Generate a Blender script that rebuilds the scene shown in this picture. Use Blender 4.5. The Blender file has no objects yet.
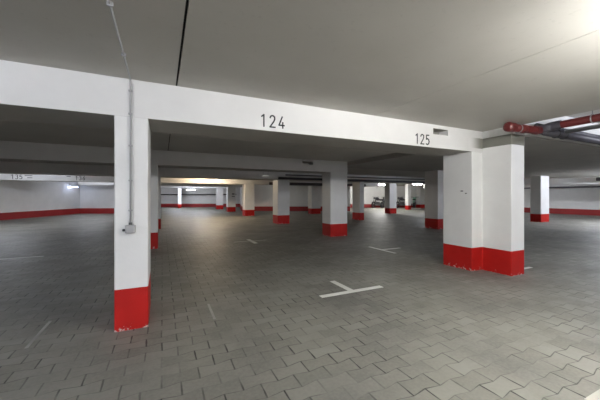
import bpy, bmesh, math, random
from mathutils import Vector, Matrix
random.seed(7)
SC = bpy.context.scene
COL = SC.collection

# ------------------------------------------------------------------ camera
F_PX, YAW, HOR, CAM_H = 290.5, 0.443, 196.1, 1.35
cam_d = bpy.data.cameras.new('camera'); cam = bpy.data.objects.new('camera', cam_d); COL.objects.link(cam)
cam_d.sensor_width = 36.0; cam_d.lens = F_PX / 600 * 36.0
cam_d.shift_y = (HOR - 200) / 600 
cam_d.clip_start = 0.02; cam_d.clip_end = 200
cam.location = (0, 0, CAM_H); cam.rotation_euler = (math.pi / 2, 0, -YAW)
SC.camera = cam

# ------------------------------------------------------------------ world and exposure
w = bpy.data.worlds.new('world'); SC.world = w; w.use_nodes = True
w.node_tree.nodes['Background'].inputs[0].default_value = (0.02, 0.02, 0.022, 1)
w.node_tree.nodes['Background'].inputs[1].default_value = 1.0
vs = SC.view_settings
vs.view_transform = 'Standard'; vs.look = 'None'; vs.gamma = 1; vs.exposure = 2.3; vs.use_curve_mapping = False
SC.cycles.max_bounces = 10; SC.cycles.diffuse_bounces = 8; SC.cycles.glossy_bounces = 3
SC.cycles.use_denoising = True; SC.cycles.sample_clamp_indirect = 3.0
NEUTRAL = (1.0, 0.985, 0.95); COOL = (0.85, 0.89, 1.0); WARM = (1.0, 0.80, 0.56)
# (x, y, z, turn, colour, strength, length): fluorescent lights of the garage, with added fill lamps among them
LIGHTS = [
    (2.95, 0.05, 2.36, 0.0, NEUTRAL, 84, 1.25),
    (-4.0, -0.3, 2.40, 0.0, COOL, 80, 1.25),
    (-0.4, -3.2, 2.42, 0.0, COOL, 95, 1.25),
    (8.2, 0.2, 2.84, 0.0, COOL, 70, 1.25),
    (-6.0, 16.4, 2.47, 0.0, COOL, 45, 1.25),
    (2.6, 17.9, 2.46, 0.0, WARM, 72, 1.25),
    (18.3, 15.0, 2.47, 0.0, COOL, 55, 1.25),
    (18.6, 4.6, 2.32, 0.9, COOL, 30, 1.25),
    (20.0, 5.5, 2.30, 1.5708, COOL, 190, 1.25),  # added fill out of view, whitens the cross beam face
    (24.3, 11.5, 2.47, 1.57, COOL, 14, 1.25),
    (8.6, 22.2, 2.47, 0.0, NEUTRAL, 6, 1.25),
    (3.0, 28.0, 2.47, 0.0, COOL, 80, 1.25),
    (1.5, 34.0, 2.46, 0.0, COOL, 70, 1.25),  # added fill hidden behind the rearmost beam, brightens the deep back wall
    (-4.0, 22.8, 2.47, 0.0, COOL, 35, 1.25),
    (19.2, 22.2, 2.47, 0.0, NEUTRAL, 150, 1.25),
]

# ------------------------------------------------------------------ node helpers
class NT:
    def __init__(s, name):
        s.m = bpy.data.materials.new(name); s.m.use_nodes = True; s.t = s.m.node_tree
        s.b = s.t.nodes['Principled BSDF']
    def n(s, typ, **kw):
        nd = s.t.nodes.new(typ)
        for k, v in kw.items(): setattr(nd, k, v)
        return nd
    def lk(s, a, b): s.t.links.new(a, b)
    def val(s, sock, v):
        if hasattr(v, 'links'): s.lk(v, sock)
        else: sock.default_value = v
    def M(s, op, a, b=None, c=None):
        nd = s.n('ShaderNodeMath', operation=op)
        s.val(nd.inputs[0], a)
        if b is not None: s.val(nd.inputs[1], b)
        if c is not None: s.val(nd.inputs[2], c)
        return nd.outputs[0]
    def noise(s, scale, detail=3, vec=None, rough=0.55):
        nd = s.n('ShaderNodeTexNoise'); nd.inputs['Scale'].default_value = scale
        nd.inputs['Detail'].default_value = detail; nd.inputs['Roughness'].default_value = rough
        s.lk(vec if vec is not None else s.pos(), nd.inputs['Vector']); return nd.outputs['Fac']
    def pos(s):
        if not hasattr(s, '_p'): s._p = s.n('ShaderNodeNewGeometry').outputs['Position']
        return s._p
    def ramp(s, f, pts):
        nd = s.n('ShaderNodeValToRGB'); s.lk(f, nd.inputs[0]); e = nd.color_ramp.elements
        while len(e) < len(pts): e.new(0.5)
        for q, (p, c) in zip(e, pts):
            q.position = p; q.color = (*c, 1) if len(c) == 3 else c
        return nd.outputs[0]
    def mix(s, f, a, b, mode='MIX'):
        nd = s.n('ShaderNodeMix', data_type='RGBA', blend_type=mode)
        s.val(nd.inputs['Factor'], f)
        s.val(nd.inputs['A'], a if hasattr(a, 'links') else (*a, 1)); s.val(nd.inputs['B'], b if hasattr(b, 'links') else (*b, 1))
        return nd.outputs['Result']
    def bump(s, h, strength, dist=0.005):
        nd = s.n('ShaderNodeBump'); nd.inputs['Strength'].default_value = strength; nd.inputs['Distance'].default_value = dist
        s.lk(h, nd.inputs['Height']); s.lk(nd.outputs[0], s.b.inputs['Normal'])

def painted(name, col, rough=0.55, var=0.08, chips=None, bump=0.15, metal=0.0):
    t = NT(name)
    n1 = t.noise(2.3, 4); n2 = t.noise(26, 3)
    d = tuple(max(0, c * (1 - var * 2)) for c in col)
    c = t.mix(t.ramp(n1, [(0.35, (0, 0, 0)), (0.7, (1, 1, 1))]), d, col)
    if chips:
        k = t.ramp(t.noise(13, 6, rough=0.7), [(0.68, (0, 0, 0)), (0.72, (1, 1, 1))])
        c = t.mix(k, c, chips)
    t.lk(c, t.b.inputs['Base Color']); t.b.inputs['Roughness'].default_value = rough; t.b.inputs['Metallic'].default_value = metal
    if bump: t.bump(n2, bump)
    return t.m

def low_chips(name, col, chip):
    """red paint, chipped away near the floor"""
    t = NT(name)
    sp = t.n('ShaderNodeSeparateXYZ'); t.lk(t.pos(), sp.inputs[0])
    n = t.noise(16, 6, rough=0.75)
    z = t.M('MULTIPLY', sp.outputs['Z'], -1.6); z = t.M('ADD', z, 0.24); z = t.M('MAXIMUM', z, -0.2)
    f = t.ramp(t.M('ADD', n, z), [(0.765, (0, 0, 0)), (0.795, (1, 1, 1))])
    base = t.mix(t.ramp(t.noise(3, 3), [(0.3, (0, 0, 0)), (0.7, (1, 1, 1))]), tuple(c * .82 for c in col), col)
    t.lk(t.mix(f, base, chip), t.b.inputs['Base Color']); t.b.inputs['Roughness'].default_value = 0.5; t.b.inputs['Specular IOR Level'].default_value = 0.2
    t.bump(t.noise(30, 3), 0.15); return t.m

def plain(name, col, rough=0.5, metal=0.0): return painted(name, col, rough, 0.05, None, 0, metal)

def emis(name, col, strength):
    t = NT(name); t.b.inputs['Base Color'].default_value = (0.9, 0.9, 0.9, 1)
    t.b.inputs['Emission Color'].default_value = (*col, 1); t.b.inputs['Emission Strength'].default_value = strength
    return t.m

def paving():
    """interlocking double-T pavers: rows 0.136 deep, head joints every 0.257, wavy bed joints"""
    t = NT('interlocking_pavers'); M = t.M
    sp = t.n('ShaderNodeSeparateXYZ'); t.lk(t.pos(), sp.inputs[0])
    P, Q, A = 0.136, 0.2565, 0.011
    wob = M('MULTIPLY', M('SUBTRACT', t.noise(3.0, 1), 0.5), 0.02)
    x = M('ADD', M('SUBTRACT', sp.outputs['X'], 0.51), wob); y = M('ADD', M('SUBTRACT', sp.outputs['Y'], 2.065 - P / 2), wob)
    k = M('ROUND', M('DIVIDE', y, P))
    par = M('FLOORED_MODULO', k, 2.0)
    sgn = M('SUBTRACT', M('MULTIPLY', par, 2.0), 1.0)                   # -1 on even boundaries
    tri = M('SUBTRACT', M('MULTIPLY', M('PINGPONG', M('DIVIDE', x, Q / 2), 1.0), 2.0), 1.0)   # -1 at x=0
    D = M('MULTIPLY', M('MULTIPLY', tri, sgn), -A)
    # boundary k lies below row k; row k even has its head joints at x=0, there the boundary must sit low
    yb = M('ADD', M('MULTIPLY', k, P), D)
    dy = M('SUBTRACT', y, yb)
    bed = M('ABSOLUTE', dy)
    up = M('GREATER_THAN', dy, 0.0)
    row = M('SUBTRACT', k, M('SUBTRACT', 1.0, up))
    off = M('MULTIPLY', M('FLOORED_MODULO', row, 2.0), 0.5)
    xs = M('SUBTRACT', M('DIVIDE', x, Q), off)
    cell = M('ROUND', M('SUBTRACT', xs, 0.5))
    head = M('MULTIPLY', M('ABSOLUTE', M('SUBTRACT', xs, M('ROUND', xs))), Q)
    patch = t.noise(1.1, 3)
    nfine = t.noise(38, 3)
    wid = M('ADD', M('MULTIPLY', t.noise(9, 2), 0.010), -0.0022)          # joints open and close
    hj = t.n('ShaderNodeMapRange', interpolation_type='SMOOTHSTEP'); t.lk(M('SUBTRACT', head, wid), hj.inputs[0])
    hj.inputs[1].default_value = 0.0; hj.inputs[2].default_value = 0.0055; hj.inputs[3].default_value = 1.0; hj.inputs[4].default_value = 0.0
    wid2 = M('ADD', M('MULTIPLY', t.noise(7, 2), 0.008), -0.0030)
    bj = t.n('ShaderNodeMapRange', interpolation_type='SMOOTHSTEP'); t.lk(M('SUBTRACT', bed, wid2), bj.inputs[0])
    bj.inputs[1].default_value = 0.0; bj.inputs[2].default_value = 0.0040; bj.inputs[3].default_value = 0.8; bj.inputs[4].default_value = 0.0
    j = M('MAXIMUM', hj.outputs[0], bj.outputs[0])
    cv = t.n('ShaderNodeCombineXYZ'); t.lk(cell, cv.inputs[0]); t.lk(row, cv.inputs[1])
    wn = t.n('ShaderNodeTexWhiteNoise'); t.lk(cv.outputs[0], wn.inputs['Vector'])
    base = t.mix(wn.outputs['Value'], (0.192, 0.188, 0.162), (0.250, 0.245, 0.212))
    dirt = t.ramp(patch, [(0.33, (0.66, 0.66, 0.68)), (0.6, (1, 1, 1))])
    c = t.mix(1.0, base, dirt, 'MULTIPLY')
    c = t.mix(t.ramp(nfine, [(0.35, (0.0, 0.0, 0.0)), (0.75, (0.35, 0.35, 0.35))]), c, (0.30, 0.285, 0.25))
    fill = t.ramp(t.noise(2.2, 3), [(0.40, (0.15, 0.15, 0.15)), (0.60, (1, 1, 1))])
    jf = M('MULTIPLY', j, fill)
    c = t.mix(jf, c, (0.022, 0.021, 0.018))
    specks = t.ramp(t.noise(55, 2), [(0.80, (0, 0, 0)), (0.83, (1, 1, 1))])
    c = t.mix(specks, c, (0.42, 0.41, 0.38))
    t.lk(c, t.b.inputs['Base Color'])
    t.lk(t.ramp(t.noise(5, 3), [(0.3, (0.5,) * 3), (0.7, (0.66,) * 3)]), t.b.inputs['Roughness'])
    h = M('SUBTRACT', M('MULTIPLY', nfine, 0.25), jf)
    t.bump(h, 0.55, 0.006)
    return t.m

def ceiling_mat():
    t = NT('bare_concrete_ceiling')
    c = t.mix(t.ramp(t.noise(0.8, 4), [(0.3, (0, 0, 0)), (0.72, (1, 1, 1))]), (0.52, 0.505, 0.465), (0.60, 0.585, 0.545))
    c = t.mix(t.ramp(t.noise(22, 4), [(0.62, (0, 0, 0)), (0.8, (0.5, 0.5, 0.5))]), c, (0.42, 0.41, 0.38))
    t.lk(c, t.b.inputs['Base Color']); t.b.inputs['Roughness'].default_value = 0.8
    t.bump(t.noise(14, 4), 0.12); return t.m

WHITE = painted('white_wall_paint', (0.78, 0.775, 0.755), 0.6, 0.03, None, 0.2)
WHITE_COL = painted('white_column_paint', (0.76, 0.76, 0.745), 0.55, 0.035, None, 0.3)
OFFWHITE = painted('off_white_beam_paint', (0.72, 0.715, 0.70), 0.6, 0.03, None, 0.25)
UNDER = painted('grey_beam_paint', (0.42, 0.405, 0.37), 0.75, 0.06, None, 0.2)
RED = low_chips('red_band_paint', (0.46, 0.014, 0.011), (0.55, 0.50, 0.47))
REDW = painted('red_skirting_paint', (0.36, 0.022, 0.022), 0.55, 0.08)
BARE = painted('bare_grey_concrete', (0.25, 0.248, 0.215), 0.8, 0.09, None, 0.3)
CEIL = ceiling_mat(); PAVE = paving()
SLAB = painted('rough_concrete_slab', (0.52, 0.50, 0.45), 0.8, 0.12, (0.34, 0.33, 0.29), 0.5)
MARK = painted('white_road_paint', (0.80, 0.80, 0.76), 0.6, 0.06, (0.45, 0.44, 0.40), 0.2)
WORN = painted('worn_road_paint', (0.42, 0.41, 0.38), 0.7, 0.15, (0.26, 0.25, 0.22), 0.2)
FADED = painted('faded_road_paint', (0.62, 0.61, 0.57), 0.65, 0.1, (0.36, 0.35, 0.31), 0.2)
BLACK = plain('black_number_paint', (0.025, 0.028, 0.03), 0.6)
DARKGAP = plain('dark_joint_filler', (0.02, 0.02, 0.018), 0.9)
PIPE_RED = painted('red_pipe_paint', (0.15, 0.022, 0.022), 0.4, 0.08)
STEEL = plain('galvanised_steel', (0.45, 0.46, 0.47), 0.35, 0.8)
INSUL = painted('dark_pipe_insulation', (0.075, 0.07, 0.085), 0.45, 0.08)
BLACKP = plain('black_plastic', (0.02, 0.02, 0.02), 0.4)
PVC = plain('grey_plastic_conduit', (0.40, 0.40, 0.40), 0.5)
HOUSE = plain('white_lamp_housing', (0.8, 0.8, 0.8), 0.4)
GREEN = plain('green_sign_face', (0.03, 0.20, 0.05), 0.5)
CHROME = plain('bare_engine_metal', (0.16, 0.16, 0.17), 0.35, 0.6)

# ------------------------------------------------------------------ mesh helpers
def obj(name, bm, mat, parent=None, mats=None, smooth=False):
    me = bpy.data.meshes.new(name); bm.normal_update(); bm.to_mesh(me); bm.free()
    for m in (mats or [mat]): me.materials.append(m)
    if smooth:
        for p in me.polygons: p.use_smooth = True
    o = bpy.data.objects.new(name, me); COL.objects.link(o)
    if parent: o.parent = parent
    return o
def tag(o, label, cat, group=None):
    o['label'] = label; o['category'] = cat
    if group: o['group'] = group
    return o
def thing(name, label, cat, loc=(0, 0, 0), rz=0, group=None):
    o = bpy.data.objects.new(name, None); COL.objects.link(o); o.empty_display_size = 0.1
    o.location = loc; o.rotation_euler = (0, 0, rz); return tag(o, label, cat, group)
def struct(name, bm, mat, mats=None):
    o = obj(name, bm, mat, mats=mats); o['kind'] = 'structure'; return o
def box(bm, x0, x1, y0, y1, z0, z1, bevel=0.0, mi=0):
    vs_ = [bm.verts.new(p) for p in [(x0, y0, z0), (x1, y0, z0), (x1, y1, z0), (x0, y1, z0), (x0, y0, z1), (x1, y0, z1), (x1, y1, z1), (x0, y1, z1)]]
    fs = [bm.faces.new([vs_[i] for i in q]) for q in [(3, 2, 1, 0), (4, 5, 6, 7), (0, 1, 5, 4), (1, 2, 6, 5), (2, 3, 7, 6), (3, 0, 4, 7)]]
    for f in fs: f.material_index = mi
    if bevel:
        es = list({e for f in fs for e in f.edges})
        bmesh.ops.bevel(bm, geom=es, offset=bevel, segments=2, affect='EDGES', profile=0.5)
    return fs
def prism(bm, pts, z0, z1, bevel=0.0):
    """upright prism over a counter-clockwise footprint, its upright edges bevelled"""
    n = len(pts)
    lo = [bm.verts.new((x, y, z0)) for x, y in pts]; hi = [bm.verts.new((x, y, z1)) for x, y in pts]
    bm.faces.new(lo[::-1]); bm.faces.new(hi)
    up = []
    for i in range(n):
        f = bm.faces.new([lo[i], lo[(i + 1) % n], hi[(i + 1) % n], hi[i]])
    if bevel:
        es = [e for e in bm.edges if e.verts[0] in lo and e.verts[1] in hi or e.verts[1] in lo and e.verts[0] in hi]
        bmesh.ops.bevel(bm, geom=es, offset=bevel, segments=2, affect='EDGES', profile=0.5)
def tube(bm, pts, r, seg=12, caps=True):
    pts = [Vector(p) for p in pts]; rings = []
    for i, p in enumerate(pts):
        a = (pts[i] - pts[i - 1]).normalized() if i else (pts[1] - pts[0]).normalized()
        b = (pts[i + 1] - pts[i]).normalized() if i < len(pts) - 1 else a
        d = (a + b).normalized()
        u = d.cross(Vector((0, 0, 1)))
        if u.length < 1e-3: u = Vector((1, 0, 0))
        u.normalize(); v = u.cross(d)
        k = 1 / max(0.5, math.cos(a.angle(b) / 2)) if a.length and b.length else 1
        rings.append([bm.verts.new(p + (u * math.cos(t) + v * math.sin(t)) * (r if not isinstance(r, (list, tuple)) else r[i])) for t in [2 * math.pi * q / seg for q in range(seg)]])
    for A, B in zip(rings, rings[1:]):
        for q in range(seg): bm.faces.new([A[q], B[q], B[(q + 1) % seg], A[(q + 1) % seg]])
    if caps:
        bm.faces.new(rings[0]); bm.faces.new(rings[-1][::-1])
def torus(bm, c, R, r, axis='Y', seg=24, rs=8):
    rings = []
    for i in range(seg):
        a = 2 * math.pi * i / seg; ring = []
        for j in range(rs):
            b = 2 * math.pi * j / rs; q = R + r * math.cos(b); h = r * math.sin(b)
            x, z = q * math.cos(a), q * math.sin(a)
            p = {'Y': (x, h, z), 'X': (h, x, z), 'Z': (x, z, h)}[axis]
            ring.append(bm.verts.new(Vector(c) + Vector(p)))
        rings.append(ring)
    for i in range(seg):
        A, B = rings[i], rings[(i + 1) % seg]
        for j in range(rs): bm.faces.new([A[j], A[(j + 1) % rs], B[(j + 1) % rs], B[j]])
    bmesh.ops.recalc_face_normals(bm, faces=bm.faces)
NB = bmesh.new

# ------------------------------------------------------------------ the setting
bm = NB(); box(bm, -24, 31, -7, 42, -0.25, 0); struct('floor', bm, PAVE)
bm = NB(); box(bm, 2.53, 6.5, -1.5, 0.935, -0.10, 0.006, 0.003); struct('trim_1', bm, SLAB)
ZC = 2.53
bm = NB()
box(bm, -24, 0.130, -7, 42, ZC, ZC + 0.3); box(bm, 0.148, 2.797, -7, 42, ZC, ZC + 0.3); box(bm, 2.804, 5.37, -7, 42, ZC, ZC + 0.3)
box(bm, 5.37, 5.75, 2.93, 42, ZC, ZC + 0.3); box(bm, 5.75, 31, 9.0, 42, ZC, ZC + 0.3)
struct('ceiling', bm, CEIL)
bm = NB(); box(bm, 0.130, 0.148, -7, 42, ZC + 0.03, ZC + 0.3); box(bm, 2.797, 2.804, -7, 42, ZC + 0.006, ZC + 0.3); struct('trim_2', bm, DARKGAP)
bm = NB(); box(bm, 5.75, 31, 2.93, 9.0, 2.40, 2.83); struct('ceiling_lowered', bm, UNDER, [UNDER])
bm = NB(); box(bm, 5.37, 31, -7, 2.93, 2.92, 3.2); struct('ceiling_raised', bm, WHITE)
bm = NB(); box(bm, 5.75, 31, 2.918, 2.93, 2.43, 2.92); struct('trim_3', bm, WHITE)

def wall(side, a, b, flip=1, band=True):
    a, b = Vector(a), Vector(b); d = (b - a).normalized(); n = Vector((-d.y, d.x)) * flip        # n points away from the room
    def P(o0, o1):
        q = [a + n * o0, b + n * o0, b + n * o1, a + n * o1]; q = [(p.x, p.y) for p in q]
        s = sum(q[i][0] * q[(i + 1) % 4][1] - q[(i + 1) % 4][0] * q[i][1] for i in range(4))
        return q if s > 0 else q[::-1]
    bm = NB(); prism(bm, P(0, 0.2), 0, 3.2); struct('wall_' + side, bm, WHITE)
    if band:
        bm = NB(); prism(bm, P(-0.012, 0), 0, 0.41); struct('baseboard_' + side, bm, REDW)
wall('left', (-19.9, -6.6), (-5.75, 27.63), 1)
wall('left_rear', (-5.75, 27.63), (-1.5, 25.6), 1)
wall('far_return', (-1.5, 25.6), (-2.8, 41.2), 1)
wall('far', (-2.8, 41.2), (8.71, 35.7), 1)
wall('middle_return', (8.71, 35.7), (6.50, 26.05), 1)
wall('middle', (6.50, 26.05), (15.36, 21.82), 1)
wall('right_return', (15.36, 21.82), (19.86, 28.21), 1)
wall('right_rear', (19.86, 28.21), (27.2, 24.7), 1)
wall('right', (27.2, 24.7), (27.2, -6.6), 1)
wall('behind', (27.2, -6.6), (-19.9, -6.6), 1)

# ------------------------------------------------------------------ digits painted on the beams
DIG = {
 '1': [[(0.10, 0.84), (0.30, 1.0), (0.30, 0.0)]],
 '2': [[(0.03, 0.80), (0.08, 0.93), (0.20, 1.0), (0.34, 0.99), (0.45, 0.90), (0.46, 0.72), (0.38, 0.52), (0.02, 0.0), (0.50, 0.0)]],
 '3': [[(0.05, 0.95), (0.18, 1.0), (0.36, 0.98), (0.46, 0.86), (0.44, 0.66), (0.30, 0.53), (0.44, 0.44), (0.49, 0.26), (0.42, 0.07), (0.25, 0.0), (0.04, 0.05)]],
 '4': [[(0.33, 1.0), (0.02, 0.24), (0.52, 0.24)], [(0.38, 0.50), (0.38, 0.0)]],
 '5': [[(0.46, 1.0), (0.10, 1.0), (0.07, 0.55), (0.24, 0.62), (0.42, 0.54), (0.49, 0.32), (0.42, 0.08), (0.24, 0.0), (0.04, 0.05)]],
 '6': [[(0.38, 1.0), (0.16, 0.66), (0.04, 0.32), (0.10, 0.08), (0.26, 0.0), (0.42, 0.08), (0.49, 0.28), (0.42, 0.50), (0.26, 0.58), (0.10, 0.46)]],
}
def number(text, x, z, h, y, pitch, parent, wst=0.125):
    """thin painted strokes on a wall that faces -Y"""
    r = h * wst / 2
    for i, ch in enumerate(text):
        bm = NB()
        for st in DIG[ch]:
            for (ax, az), (bx, bz) in zip(st, st[1:]):
                A = Vector((x + i * pitch + ax * h, 0, z + az * h)); B = Vector((x + i * pitch + bx * h, 0, z + bz * h))
                d = (B - A).normalized(); n = Vector((-d.z, 0, d.x)) * r; e = d * r * 0.7
                q = [A - e - n, B + e - n, B + e + n, A - e + n]
                lo = [bm.verts.new((p.x, y - 0.003, p.z)) for p in q]; hi = [bm.verts.new((p.x, y + 0.002, p.z)) for p in q]
                bm.faces.new(lo); bm.faces.new(hi[::-1])
                for k in range(4): bm.faces.new([lo[k], hi[k], hi[(k + 1) % 4], lo[(k + 1) % 4]])
        bmesh.ops.recalc_face_normals(bm, faces=bm.faces)
        obj('painted_digit', bm, BLACK, parent)

# ------------------------------------------------------------------ beams
def beam(label, x0, x1, y0, y1, z0, hole=None, group='concrete beams'):
    """white front face, grey underside and back; HOLE (x0, x1, z0, z1) is a duct opening 0.3 deep"""
    bm = NB(); z1 = ZC - 0.0005
    if hole:
        a, b, c, d = hole; yd = y0 + 0.32
        box(bm, x0, x1, yd, y1, z0, z1); box(bm, x0, a, y0, yd, z0, z1); box(bm, b, x1, y0, yd, z0, z1)
        box(bm, a, b, y0, yd, z0, c); box(bm, a, b, y0, yd, d, z1)
    else: box(bm, x0, x1, y0, y1, z0, z1)
    bmesh.ops.remove_doubles(bm, verts=bm.verts, dist=1e-5); bm.normal_update()
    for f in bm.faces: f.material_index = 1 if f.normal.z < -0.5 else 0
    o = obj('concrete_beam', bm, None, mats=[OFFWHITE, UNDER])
    return tag(o, label, 'beam', group)
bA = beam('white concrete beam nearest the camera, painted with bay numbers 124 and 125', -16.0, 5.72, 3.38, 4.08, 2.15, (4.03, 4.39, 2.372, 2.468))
tp = NT('weathered_beam_end'); spx = tp.n('ShaderNodeSeparateXYZ'); tp.lk(tp.pos(), spx.inputs[0])
mr = tp.n('ShaderNodeMapRange', interpolation_type='SMOOTHSTEP'); tp.lk(spx.outputs['X'], mr.inputs[0]); mr.inputs[1].default_value = 4.95; mr.inputs[2].default_value = 5.28
tp.lk(tp.mix(mr.outputs[0], (0.72, 0.715, 0.70), (0.25, 0.248, 0.215)), tp.b.inputs['Base Color']); tp.b.inputs['Roughness'].default_value = 0.7
bm = NB(); box(bm, 4.93, 5.309, 3.3775, 3.381, 2.215, 2.40); obj('unpainted_patch', bm, tp.m, bA)['label'] = 'unpainted grey patch at the beam end'
number('124', 1.075, 2.200, 0.140, 3.38, 0.118, bA)
number('125', 3.625, 2.190, 0.150, 3.38, 0.118, bA)
bm = NB(); box(bm, 4.04, 4.38, 3.55, 3.56, 2.38, 2.46)
bm2 = obj('duct_grille', bm, BARE, bA); bm2['label'] = 'bare grey back of the duct opening'
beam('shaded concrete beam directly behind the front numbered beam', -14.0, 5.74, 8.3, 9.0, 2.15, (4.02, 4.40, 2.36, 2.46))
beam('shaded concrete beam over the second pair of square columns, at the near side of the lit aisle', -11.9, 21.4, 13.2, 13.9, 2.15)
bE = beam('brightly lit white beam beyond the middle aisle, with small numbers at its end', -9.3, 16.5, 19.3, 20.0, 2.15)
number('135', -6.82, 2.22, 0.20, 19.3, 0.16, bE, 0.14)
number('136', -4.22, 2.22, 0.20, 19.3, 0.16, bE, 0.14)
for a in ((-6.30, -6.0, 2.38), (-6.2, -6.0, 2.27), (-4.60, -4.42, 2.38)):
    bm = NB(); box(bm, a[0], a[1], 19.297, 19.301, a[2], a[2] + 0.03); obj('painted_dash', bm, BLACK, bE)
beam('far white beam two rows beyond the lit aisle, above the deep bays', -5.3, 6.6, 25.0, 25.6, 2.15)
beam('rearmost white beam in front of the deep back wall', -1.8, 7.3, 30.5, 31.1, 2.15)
bm = NB(); box(bm, 21.4, 22.0, -6.6, 2.9, 2.03, 2.9); box(bm, 21.4, 22.0, 2.9, 9.0, 2.03, 2.3995); box(bm, 21.4, 22.0, 9.0, 19.0, 2.03, ZC - 0.001)
o = obj('concrete_beam', bm, OFFWHITE); tag(o, 'white cross beam near the far right wall, beyond the column in the dark bay', 'beam')

# ------------------------------------------------------------------ columns
BAND = 0.418
def column(pts, label, z1=2.15, cap=None, bev=0.012, group='white columns with red feet'):
    cx = sum(p[0] for p in pts) / len(pts); cy = sum(p[1] for p in pts) / len(pts)
    t = thing('concrete_column', label, 'column', (cx, cy, 0), 0, group)
    q = [(x - cx, y - cy) for x, y in pts]
    bm = NB(); prism(bm, q, BAND, z1, bev); obj('shaft', bm, WHITE_COL, t)
    bm = NB(); prism(bm, q, 0.0, BAND, bev); b = obj('painted_base', bm, RED, t); b['label'] = 'red painted foot of the column'
    return t, (cx, cy)
def rect(x0, x1, y0, y1): return [(x0, y0), (x1, y0), (x1, y1), (x0, y1)]
column(rect(-0.43, -0.13, 3.385, 4.075), 'narrow white column with a red foot carrying the conduit, closest to the camera')
# L-shaped column under the beam end with a pier standing forward of it
Lp = [(5.02, 3.385), (5.31, 3.385), (5.31, 2.89), (5.69, 2.89), (5.69, 3.98), (5.02, 3.98)]
t, c = column(Lp, 'large L-shaped white column with a forward pier and chipped red foot at the beam end', 2.149)
pier = [(x - c[0], y - c[1]) for x, y in rect(5.31, 5.69, 2.89, 3.38)]
bm = NB(); prism(bm, pier, 2.149, 2.225, 0.012); obj('pier_top', bm, WHITE_COL, t)
bm = NB(); prism(bm, [(x - c[0], y - c[1]) for x, y in rect(5.305, 5.695, 2.885, 3.38)], 2.225, 2.40, 0.01); o = obj('bare_concrete_collar', bm, BARE, t); o['label'] = 'unpainted grey concrete strip round the top of the pier'
bm = NB(); prism(bm, pier, 2.40, 2.53, 0.012); obj('pier_head', bm, WHITE_COL, t)
for a, b, h in ((0.17, 0.22, 1.435), (0.10, 0.13, 1.39)):
    bm = NB(); box(bm, 5.0175 - c[0], 5.0215 - c[0], 3.385 + a - c[1], 3.385 + b - c[1], h, h + 0.018); obj('scuff_mark', bm, BLACK, t)

cols = [
 (rect(-0.43, -0.10, 8.3, 9.0), 'white column directly behind the narrow front column, only its edge showing', 2.15),
 (rect(-0.43, -0.05, 13.2, 13.9), 'third column in line behind the narrow front column, a thin pale sliver', 2.15),
 (rect(5.03, 5.70, 8.25, 8.80), 'square white column with red foot standing alone in the middle of the bays', 2.15),
 (rect(5.04, 5.66, 13.12, 13.82), 'square column one row behind the middle one, its side face lit cream', 2.15),
 (rect(5.03, 5.68, 19.2, 19.9), 'cream lit column under the end of the bright beam', 2.15),
 (rect(5.05, 5.72, 25.0, 25.6), 'bluish white column with small dark marks, two rows beyond the lit aisle', 2.15),
 (rect(5.04, 5.68, 30.4, 31.0), 'farthest column of the receding row, near the deep back wall', 2.15),
 (rect(10.13, 10.9, 19.3, 19.9), 'pale edged column before the shaded middle wall, half hidden by the middle column', 2.15),
 (rect(9.95, 10.25, 13.2, 13.9), 'narrow shaded column standing just beyond the middle column', 2.15),
 (rect(10.1, 10.45, 8.25, 8.9), 'dark narrow column seen right beside the L-shaped column', 2.40),
 (rect(15.73, 16.42, 17.15, 17.7), 'white column with magenta-red foot in front of the parked motorcycles', 2.53),
 (rect(17.62, 18.42, 8.2, 8.68), 'white faced column with red foot beyond the L-shaped column, in the dark bay', 2.40),
 (rect(22.0, 22.4, 21.4, 21.8), 'slim distant column beside the green and white scooter', 2.53),
 (rect(25.9, 26.6, 23.4, 24.0), 'broad distant white column against the rear wall', 2.53),
 (rect(1.62, 2.0, 36.0, 36.4), 'thin white post in front of the deep back wall', 2.53),
]
for pts, lab, z in cols:
    t_, c_ = column(pts, lab, z - 0.0005)
    if lab.startswith('bluish'):
        for q_ in ((0.02, 0.24, 1.48, 1.58), (0.0, 0.26, 1.30, 1.36)):
            bm = NB(); box(bm, q_[0], q_[1], -0.303, -0.2985, q_[2], q_[3]); obj('stencilled_mark', bm, BLACK, t_)

# ------------------------------------------------------------------ fluorescent lights
def lamp(x, y, z, turn, col, strength, length, label, drop=None, group='fluorescent lights'):
    t = thing('fluorescent_light', label, 'light fixture', (x, y, z), turn, group)
    L = length / 2
    bm = NB(); box(bm, -L, L, -0.028, 0.028, 0.032, 0.06, 0.004); obj('housing', bm, HOUSE, t)
    bm = NB()
    tube(bm, [(-L + 0.03, 0, -0.012), (L - 0.03, 0, -0.012)], 0.030, 12); obj('lit_tube', bm, emis('tube_light', col, strength), t, smooth=False)
    for s in (-1, 1):
        bm = NB(); box(bm, s * L - (0.03 if s > 0 else 0), s * L + (0 if s > 0 else 0.03), -0.045, 0.045, -0.05, 0.02, 0.004); obj('end_cap', bm, HOUSE, t)
    if drop:
        for s in (-0.7, 0.7):
            bm = NB(); tube(bm, [(s * L, 0, 0.05), (s * L, 0, drop if drop != 0.25 else 0.55)], 0.006, 6); obj('hanging_rod', bm, STEEL, t)
    return t
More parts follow.
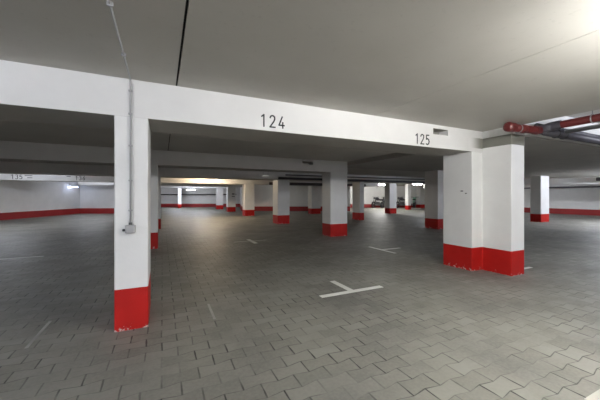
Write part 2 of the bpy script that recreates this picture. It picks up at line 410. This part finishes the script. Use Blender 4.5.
where = ['fluorescent light lighting the near aisle beside the front beam', 'cool fluorescent light of the near aisle, towards the left wall', 'fluorescent light behind the camera', 'cool fluorescent light in the raised ceiling beside the red pipe', 'cool fluorescent light of the middle aisle, before the small numbers', 'warm fluorescent light above the cream patch of floor', 'cool fluorescent light of the middle aisle beyond the narrow shaded column', 'fluorescent light in the dark right bay', 'added out-of-view fill light brightening the white cross beam', 'fluorescent light before the far right wall', 'fluorescent light before the shaded middle wall', 'fluorescent light between the two rearmost beams', 'added hidden fill light between the rearmost beam and the deep back wall', 'cool fluorescent light behind the bright numbered beam', 'fluorescent light over the floor in front of the motorcycles']
for a, lab in zip(LIGHTS, where): lamp(*a, lab)
lamp(-6.05, 26.55, 2.03, -0.443, (0.62, 0.72, 1.0), 5, 1.1, 'bluish glowing light hung low in the corner of the left walls', 0.5)
lamp(2.75, 32.6, 2.03, -0.443, (0.95, 0.95, 1.0), 6, 0.95, 'white glowing light hung beside the thin white post', 0.5)
lamp(20.5, 18.9, 2.42, -0.443, (1, 1, 1), 14, 0.9, 'small bright light visible past the edge of the L-shaped column')
lt_ = lamp(4.35, 12.9, 2.30, 0.0, (1, 0.95, 0.85), 0.12, 0.34, 'tiny thin white light under the shaded ceiling near the second square column', 0.25)
lt_.scale = (1.0, 0.5, 0.4)

# ------------------------------------------------------------------ conduit on the near column
t = thing('conduit', 'grey conduit running along the ceiling and down the nearest column to a box', 'conduit', (-0.287, 3.38, 1.0))
bm = NB(); tube(bm, [(0, -5.5, 1.517), (0, -0.045, 1.517), (0, -0.016, 1.50), (0, -0.014, 1.46), (0, -0.014, 0.06)], 0.008, 10); obj('pipe', bm, PVC, t, smooth=True)
bm = NB(); tube(bm, [(0.022, -0.010, 1.48), (0.022, -0.009, 0.06)], 0.004, 8); obj('conduit_shadow', bm, HOUSE, t, smooth=True)  # added strand standing in for the conduit's cast shadow
jb = NB(); box(jb, -0.045, 0.045, -0.05, -0.003, -0.02, 0.06, 0.006); J = obj('junction_box', jb, PVC, t)
bm = NB(); box(bm, -0.034, 0.034, -0.056, -0.049, -0.010, 0.05, 0.004); obj('cover', bm, PVC, J)
bm = NB(); tube(bm, [(-0.045, -0.025, 0.012), (-0.068, -0.025, 0.012)], 0.012, 8); obj('cable_gland', bm, BLACKP, J)
bm = NB(); tube(bm, [(0, -0.025, 0.06), (0, -0.02, 0.085)], 0.016, 8); obj('cable_gland', bm, BLACKP, J)
for z in (1.40, 1.17, 0.85, 0.5, 0.2):
    bm = NB(); box(bm, -0.018, 0.018, -0.03, -0.002, z, z + 0.014, 0.003); obj('clip', bm, PVC, t)
for y in (-0.6, -1.3, -2.0):
    bm = NB(); box(bm, -0.018, 0.018, y, y + 0.014, 1.502, 1.529, 0.003); obj('clip', bm, PVC, t)

# ------------------------------------------------------------------ pipes by the L-shaped column
def arc(a, c, b, n=6):
    a, b, c = Vector(a), Vector(b), Vector(c)
    return [tuple((1 - s) ** 2 * a + 2 * s * (1 - s) * c + s * s * b) for s in [i / n for i in range(n + 1)]]
t = thing('sprinkler_pipe', 'red pipe turning a corner under the ceiling beside the L-shaped column', 'pipe', (5.90, 2.70, 2.43))
pth = [(-0.98, 0, 0.0), (-0.20, 0, 0.02)] + arc((-0.20, 0, 0.02), (-0.02, 0, 0.06), (0, -0.15, 0.09))[1:] + [(0, -4.5, 0.12)]
bm = NB(); tube(bm, pth, 0.060, 18); obj('pipe_run', bm, PIPE_RED, t, smooth=True)
bm = NB(); tube(bm, [(-1.06, 0, 0), (-1.035, 0, 0), (-0.90, 0, 0), (-0.88, 0, 0)], [0.045, 0.075, 0.075, 0.060], 18); obj('end_cap', bm, PIPE_RED, t)
for (p, q) in [((-0.66, 0, 0.005), (-0.58, 0, 0.008)), ((-0.30, 0, 0.018), (-0.22, 0, 0.02))]:
    bm = NB(); tube(bm, [p, q], 0.069, 18); obj('coupling', bm, PIPE_RED, t)
bm = NB(); tube(bm, [(-0.13, 0, 0.035), (-0.07, -0.03, 0.055), (-0.01, -0.10, 0.085), (0, -0.24, 0.092)], 0.074, 18); o = obj('elbow_sleeve', bm, INSUL, t); o['label'] = 'dark sleeve round the pipe bend'
for (x, y, z0, zt) in ((-0.76, 0, 0.0, 0.10), (0, -0.62, 0.095, 0.49), (0, -1.6, 0.10, 0.49)):
    bm = NB(); tube(bm, [(x, y, z0), (x, y, zt)], 0.006, 8); h_ = obj('hanger_rod', bm, STEEL, t)
    bm = NB(); torus(bm, (x, y, z0), 0.066, 0.009, 'X' if y == 0 else 'Y'); obj('hanger_ring', bm, STEEL, t)
t = thing('steel_pipe', 'thin galvanised pipe running below and beside the red pipe', 'pipe', (6.12, 2.5, 2.43))
bm = NB(); tube(bm, [(0, 0, 0), (0, -4.4, 0.03)], 0.034, 14); obj('pipe_run', bm, STEEL, t, smooth=True)
for y in (-0.5, -1.5):
    bm = NB(); tube(bm, [(0, y, 0), (0, y, 0.489)], 0.005, 6); obj('hanger_rod', bm, STEEL, t)
    bm = NB(); torus(bm, (0, y, 0.0), 0.038, 0.005); obj('hanger_ring', bm, STEEL, t)
t = thing('insulated_pipe', 'thick dark insulated pipe running off below the raised ceiling', 'pipe', (6.02, 2.74, 2.47))
bm = NB(); tube(bm, [(0, 0, 0), (9, 0, 0)], 0.068, 16); obj('pipe_run', bm, INSUL, t, smooth=True)
for x in (0.35, 0.62, 2.2):
    bm = NB(); torus(bm, (x, 0, 0), 0.071, 0.010, 'X'); obj('clamp', bm, BLACKP, t)
t = tag(obj('insulated_pipe', (lambda b: (tube(b, [(6.0, 2.855, 2.60), (15, 2.855, 2.60)], 0.045, 12), b)[1])(NB()), INSUL, smooth=True), 'thinner dark pipe running close above the thick insulated one', 'pipe')

def ceiling_pipe(label, pts, r, mat, rods, zt=ZC):
    t = thing('ceiling_pipe', label, 'pipe', pts[0]); o0 = Vector(pts[0])
    bm = NB(); tube(bm, [tuple(Vector(p) - o0) for p in pts], r, 10); obj('pipe_run', bm, mat, t, smooth=True)
    for f in rods:
        p = Vector(pts[0]).lerp(Vector(pts[-1]), f) - o0
        bm = NB(); tube(bm, [tuple(p), (p.x, p.y, zt - o0.z)], 0.008, 6); obj('hanger', bm, STEEL, t)
ceiling_pipe('dark pipe slung beneath the ceiling in front of the lit aisle, between square columns', [(4.75, 12.3, 2.16), (16.5, 12.3, 2.16)], 0.055, INSUL, (0.05, 0.3, 0.6, 0.9), 2.52)
ceiling_pipe('thin upper dark pipe above the thicker one before the lit aisle', [(5.0, 12.05, 2.30), (16.5, 12.05, 2.30)], 0.03, INSUL, (0.1, 0.4, 0.8), 2.52)
ceiling_pipe('broad dark pipe in front of the shaded middle wall', [(6.3, 17.9, 2.17), (14.0, 17.9, 2.17)], 0.10, INSUL, (0.1, 0.5, 0.9), 2.52)
ceiling_pipe('dark pipe fixed along the deep back wall', [(-2.2, 40.5, 1.55), (8.2, 35.55, 1.55)], 0.06, INSUL, (0.1, 0.9), 1.6)
ceiling_pipe('thin pipe high across the deep bays', [(-1.0, 34.0, 2.22), (7.2, 32.6, 2.22)], 0.04, INSUL, (0.2, 0.8), 2.52)
ceiling_pipe('dark insulated duct end on the white cross beam', [(20.9, 7.2, 2.25), (20.9, -4.0, 2.25)], 0.10, INSUL, (0.1, 0.5), 2.40)
ceiling_pipe('dark pipe high along the far right wall', [(27.05, 24.0, 2.0), (27.05, -5, 2.0)], 0.06, INSUL, (0.3, 0.6), 2.05)

# ------------------------------------------------------------------ bay markings
def tmark(label, x, y, bar, stem, mat, wbar=0.085, along='X', sdir=1):
    bm = NB(); z0, z1 = -0.002, 0.003
    if along == 'X':
        box(bm, x - bar / 2, x + bar / 2, y - wbar / 2, y + wbar / 2, z0, z1)
        if stem: box(bm, x - wbar / 2, x + wbar / 2, min(y, y + stem) + 0.0, max(y, y + stem), z0, z1 - 0.0005)
    else:
        box(bm, x - wbar / 2, x + wbar / 2, y - bar / 2, y + bar / 2, z0, z1)
        if stem: box(bm, min(x, x + stem), max(x, x + stem), y - wbar / 2, y + wbar / 2, z0, z1 - 0.0005)
    return tag(obj('bay_marking', bm, mat), label, 'floor marking', 'painted bay corner marks')
tmark('bright white T mark on the paving between bays 124 and 125', 2.44, 3.40, 1.04, 0.55, MARK, 0.09)
tmark('thin white mark on the paving before the square middle column', 4.98, 5.72, 0.98, 0.62, MARK, 0.07, 'Y')
tmark('faint white cross mark near the cream lit patch of floor', 2.40, 8.52, 1.0, 0.0, FADED, 0.07)
o = tmark('short white diagonal stroke on the faint cross mark', 2.42, 8.45, 0.85, 0.0, MARK, 0.11, 'Y')
tmark('worn pale line on the paving left of the foot of the nearest column', -1.09, 3.68, 0.62, 0.0, WORN, 0.028, 'Y')
tmark('worn pale line on the paving between the nearest column and the bright T mark', 0.52, 3.52, 0.5, 0.0, WORN, 0.028, 'Y')
tmark('faint white line on the dark floor by the left wall', -2.78, 8.35, 0.75, 0.0, FADED, 0.09)
tmark('small white mark just behind the L-shaped column foot', 6.15, 3.10, 0.34, 0.0, MARK, 0.07)

# ------------------------------------------------------------------ far things
def motorcycle(label, loc, rz, body, group=None):
    t = thing('motorcycle', label, 'motorcycle', loc, rz, group); t.scale = (1.15, 1.15, 1.2)
    for x in (-0.68, 0.70):
        bm = NB(); torus(bm, (x, 0, 0.31), 0.25, 0.06); wl = obj('wheel', bm, BLACKP, t, smooth=True)
        bm = NB(); tube(bm, [(x, -0.04, 0.31), (x, 0.04, 0.31)], 0.06, 10)
        for k in range(5):
            a = k * 2 * math.pi / 5; tube(bm, [(x, 0, 0.31), (x + 0.22 * math.cos(a), 0, 0.31 + 0.22 * math.sin(a))], 0.014, 6)
        obj('rim', bm, CHROME, wl)
    bm = NB(); tube(bm, [(-0.68, 0.08, 0.31), (-0.2, 0.08, 0.42), (0.25, 0, 0.45), (0.42, 0, 0.85)], 0.03, 8); tube(bm, [(-0.68, -0.08, 0.31), (-0.2, -0.08, 0.42), (0.25, 0, 0.45)], 0.03, 8); tube(bm, [(-0.6, 0, 0.72), (0.42, 0, 0.80)], 0.03, 8); obj('frame', bm, BLACKP, t)
    bm = NB(); box(bm, -0.18, 0.25, -0.14, 0.14, 0.25, 0.60, 0.05); obj('engine', bm, CHROME, t)
    bm = NB(); tube(bm, [(-0.12, 0, 0.78), (-0.02, 0, 0.84), (0.22, 0, 0.88), (0.38, 0, 0.84)], [0.08, 0.15, 0.16, 0.06], 12); obj('fuel_tank', bm, body, t, smooth=True)
    bm = NB(); box(bm, -0.80, -0.08, -0.13, 0.13, 0.76, 0.86, 0.04); obj('seat', bm, BLACKP, t)
    for s in (-0.08, 0.08):
        bm = NB(); tube(bm, [(0.70, s, 0.31), (0.42, s, 1.02)], 0.025, 8); obj('fork', bm, CHROME, t)
    bm = NB(); tube(bm, [(0.30, -0.36, 1.04), (0.40, -0.12, 1.02), (0.40, 0.12, 1.02), (0.30, 0.36, 1.04)], 0.018, 8); obj('handlebar', bm, BLACKP, t)
    bm = NB(); tube(bm, [(0.46, 0, 0.94), (0.52, 0, 0.93), (0.60, 0, 0.92)], [0.05, 0.10, 0.09], 12); obj('headlight', bm, CHROME, t)
    bm = NB(); tube(bm, [(0.2, 0.16, 0.32), (-0.3, 0.17, 0.30), (-0.85, 0.18, 0.42)], 0.045, 8); obj('exhaust', bm, CHROME, t)
    bm = NB(); tube(bm, [(-1.0, 0, 0.55), (-0.95, 0, 0.65), (-0.72, 0, 0.72)], [0.05, 0.09, 0.08], 8); obj('mudguard', bm, body, t)
    return t
DBLUE = plain('dark_bike_paint', (0.04, 0.04, 0.05), 0.35); GRN = plain('pale_green_bike_paint', (0.30, 0.55, 0.42), 0.4); WBK = plain('white_bike_paint', (0.75, 0.75, 0.75), 0.4)
K = 'motorcycles parked in the bright far bay'
motorcycle('dark motorcycle parked in the bright far bay, standing before a white wall', (21.6, 25.4, 0.0), 1.50, DBLUE, K)
motorcycle('white tanked motorcycle parked next to the dark one in the far bay', (22.5, 25.0, 0.0), 1.35, WBK, K)
motorcycle('dark motorcycle between the magenta-footed column and the slim distant column', (24.0, 24.2, 0.0), 1.45, DBLUE, K)
motorcycle('green and white motorcycle beyond the slim distant column', (25.1, 23.5, 0.0), 0.7, GRN, K)
bm = NB(); q = [(19.97, 24.38), (24.6, 22.18), (24.68, 22.36), (20.05, 24.56)]; prism(bm, q, 0, 0.10, 0.01); o = tag(obj('kerb', bm, SLAB), 'pale low kerb in front of the far motorcycles', 'kerb')

t = thing('exit_sign', 'small green hanging sign beside the bluish white column', 'sign', (6.15, 22.6, 2.1), -0.443)
bm = NB(); box(bm, -0.3, 0.3, -0.02, 0.02, -0.14, 0.12, 0.005); obj('sign_face', bm, GREEN, t)
for s_ in (-0.2, 0.2):
    bm = NB(); tube(bm, [(s_, 0, 0.1), (s_, 0, 0.429)], 0.006, 6); obj('hanging_rod', bm, STEEL, t)
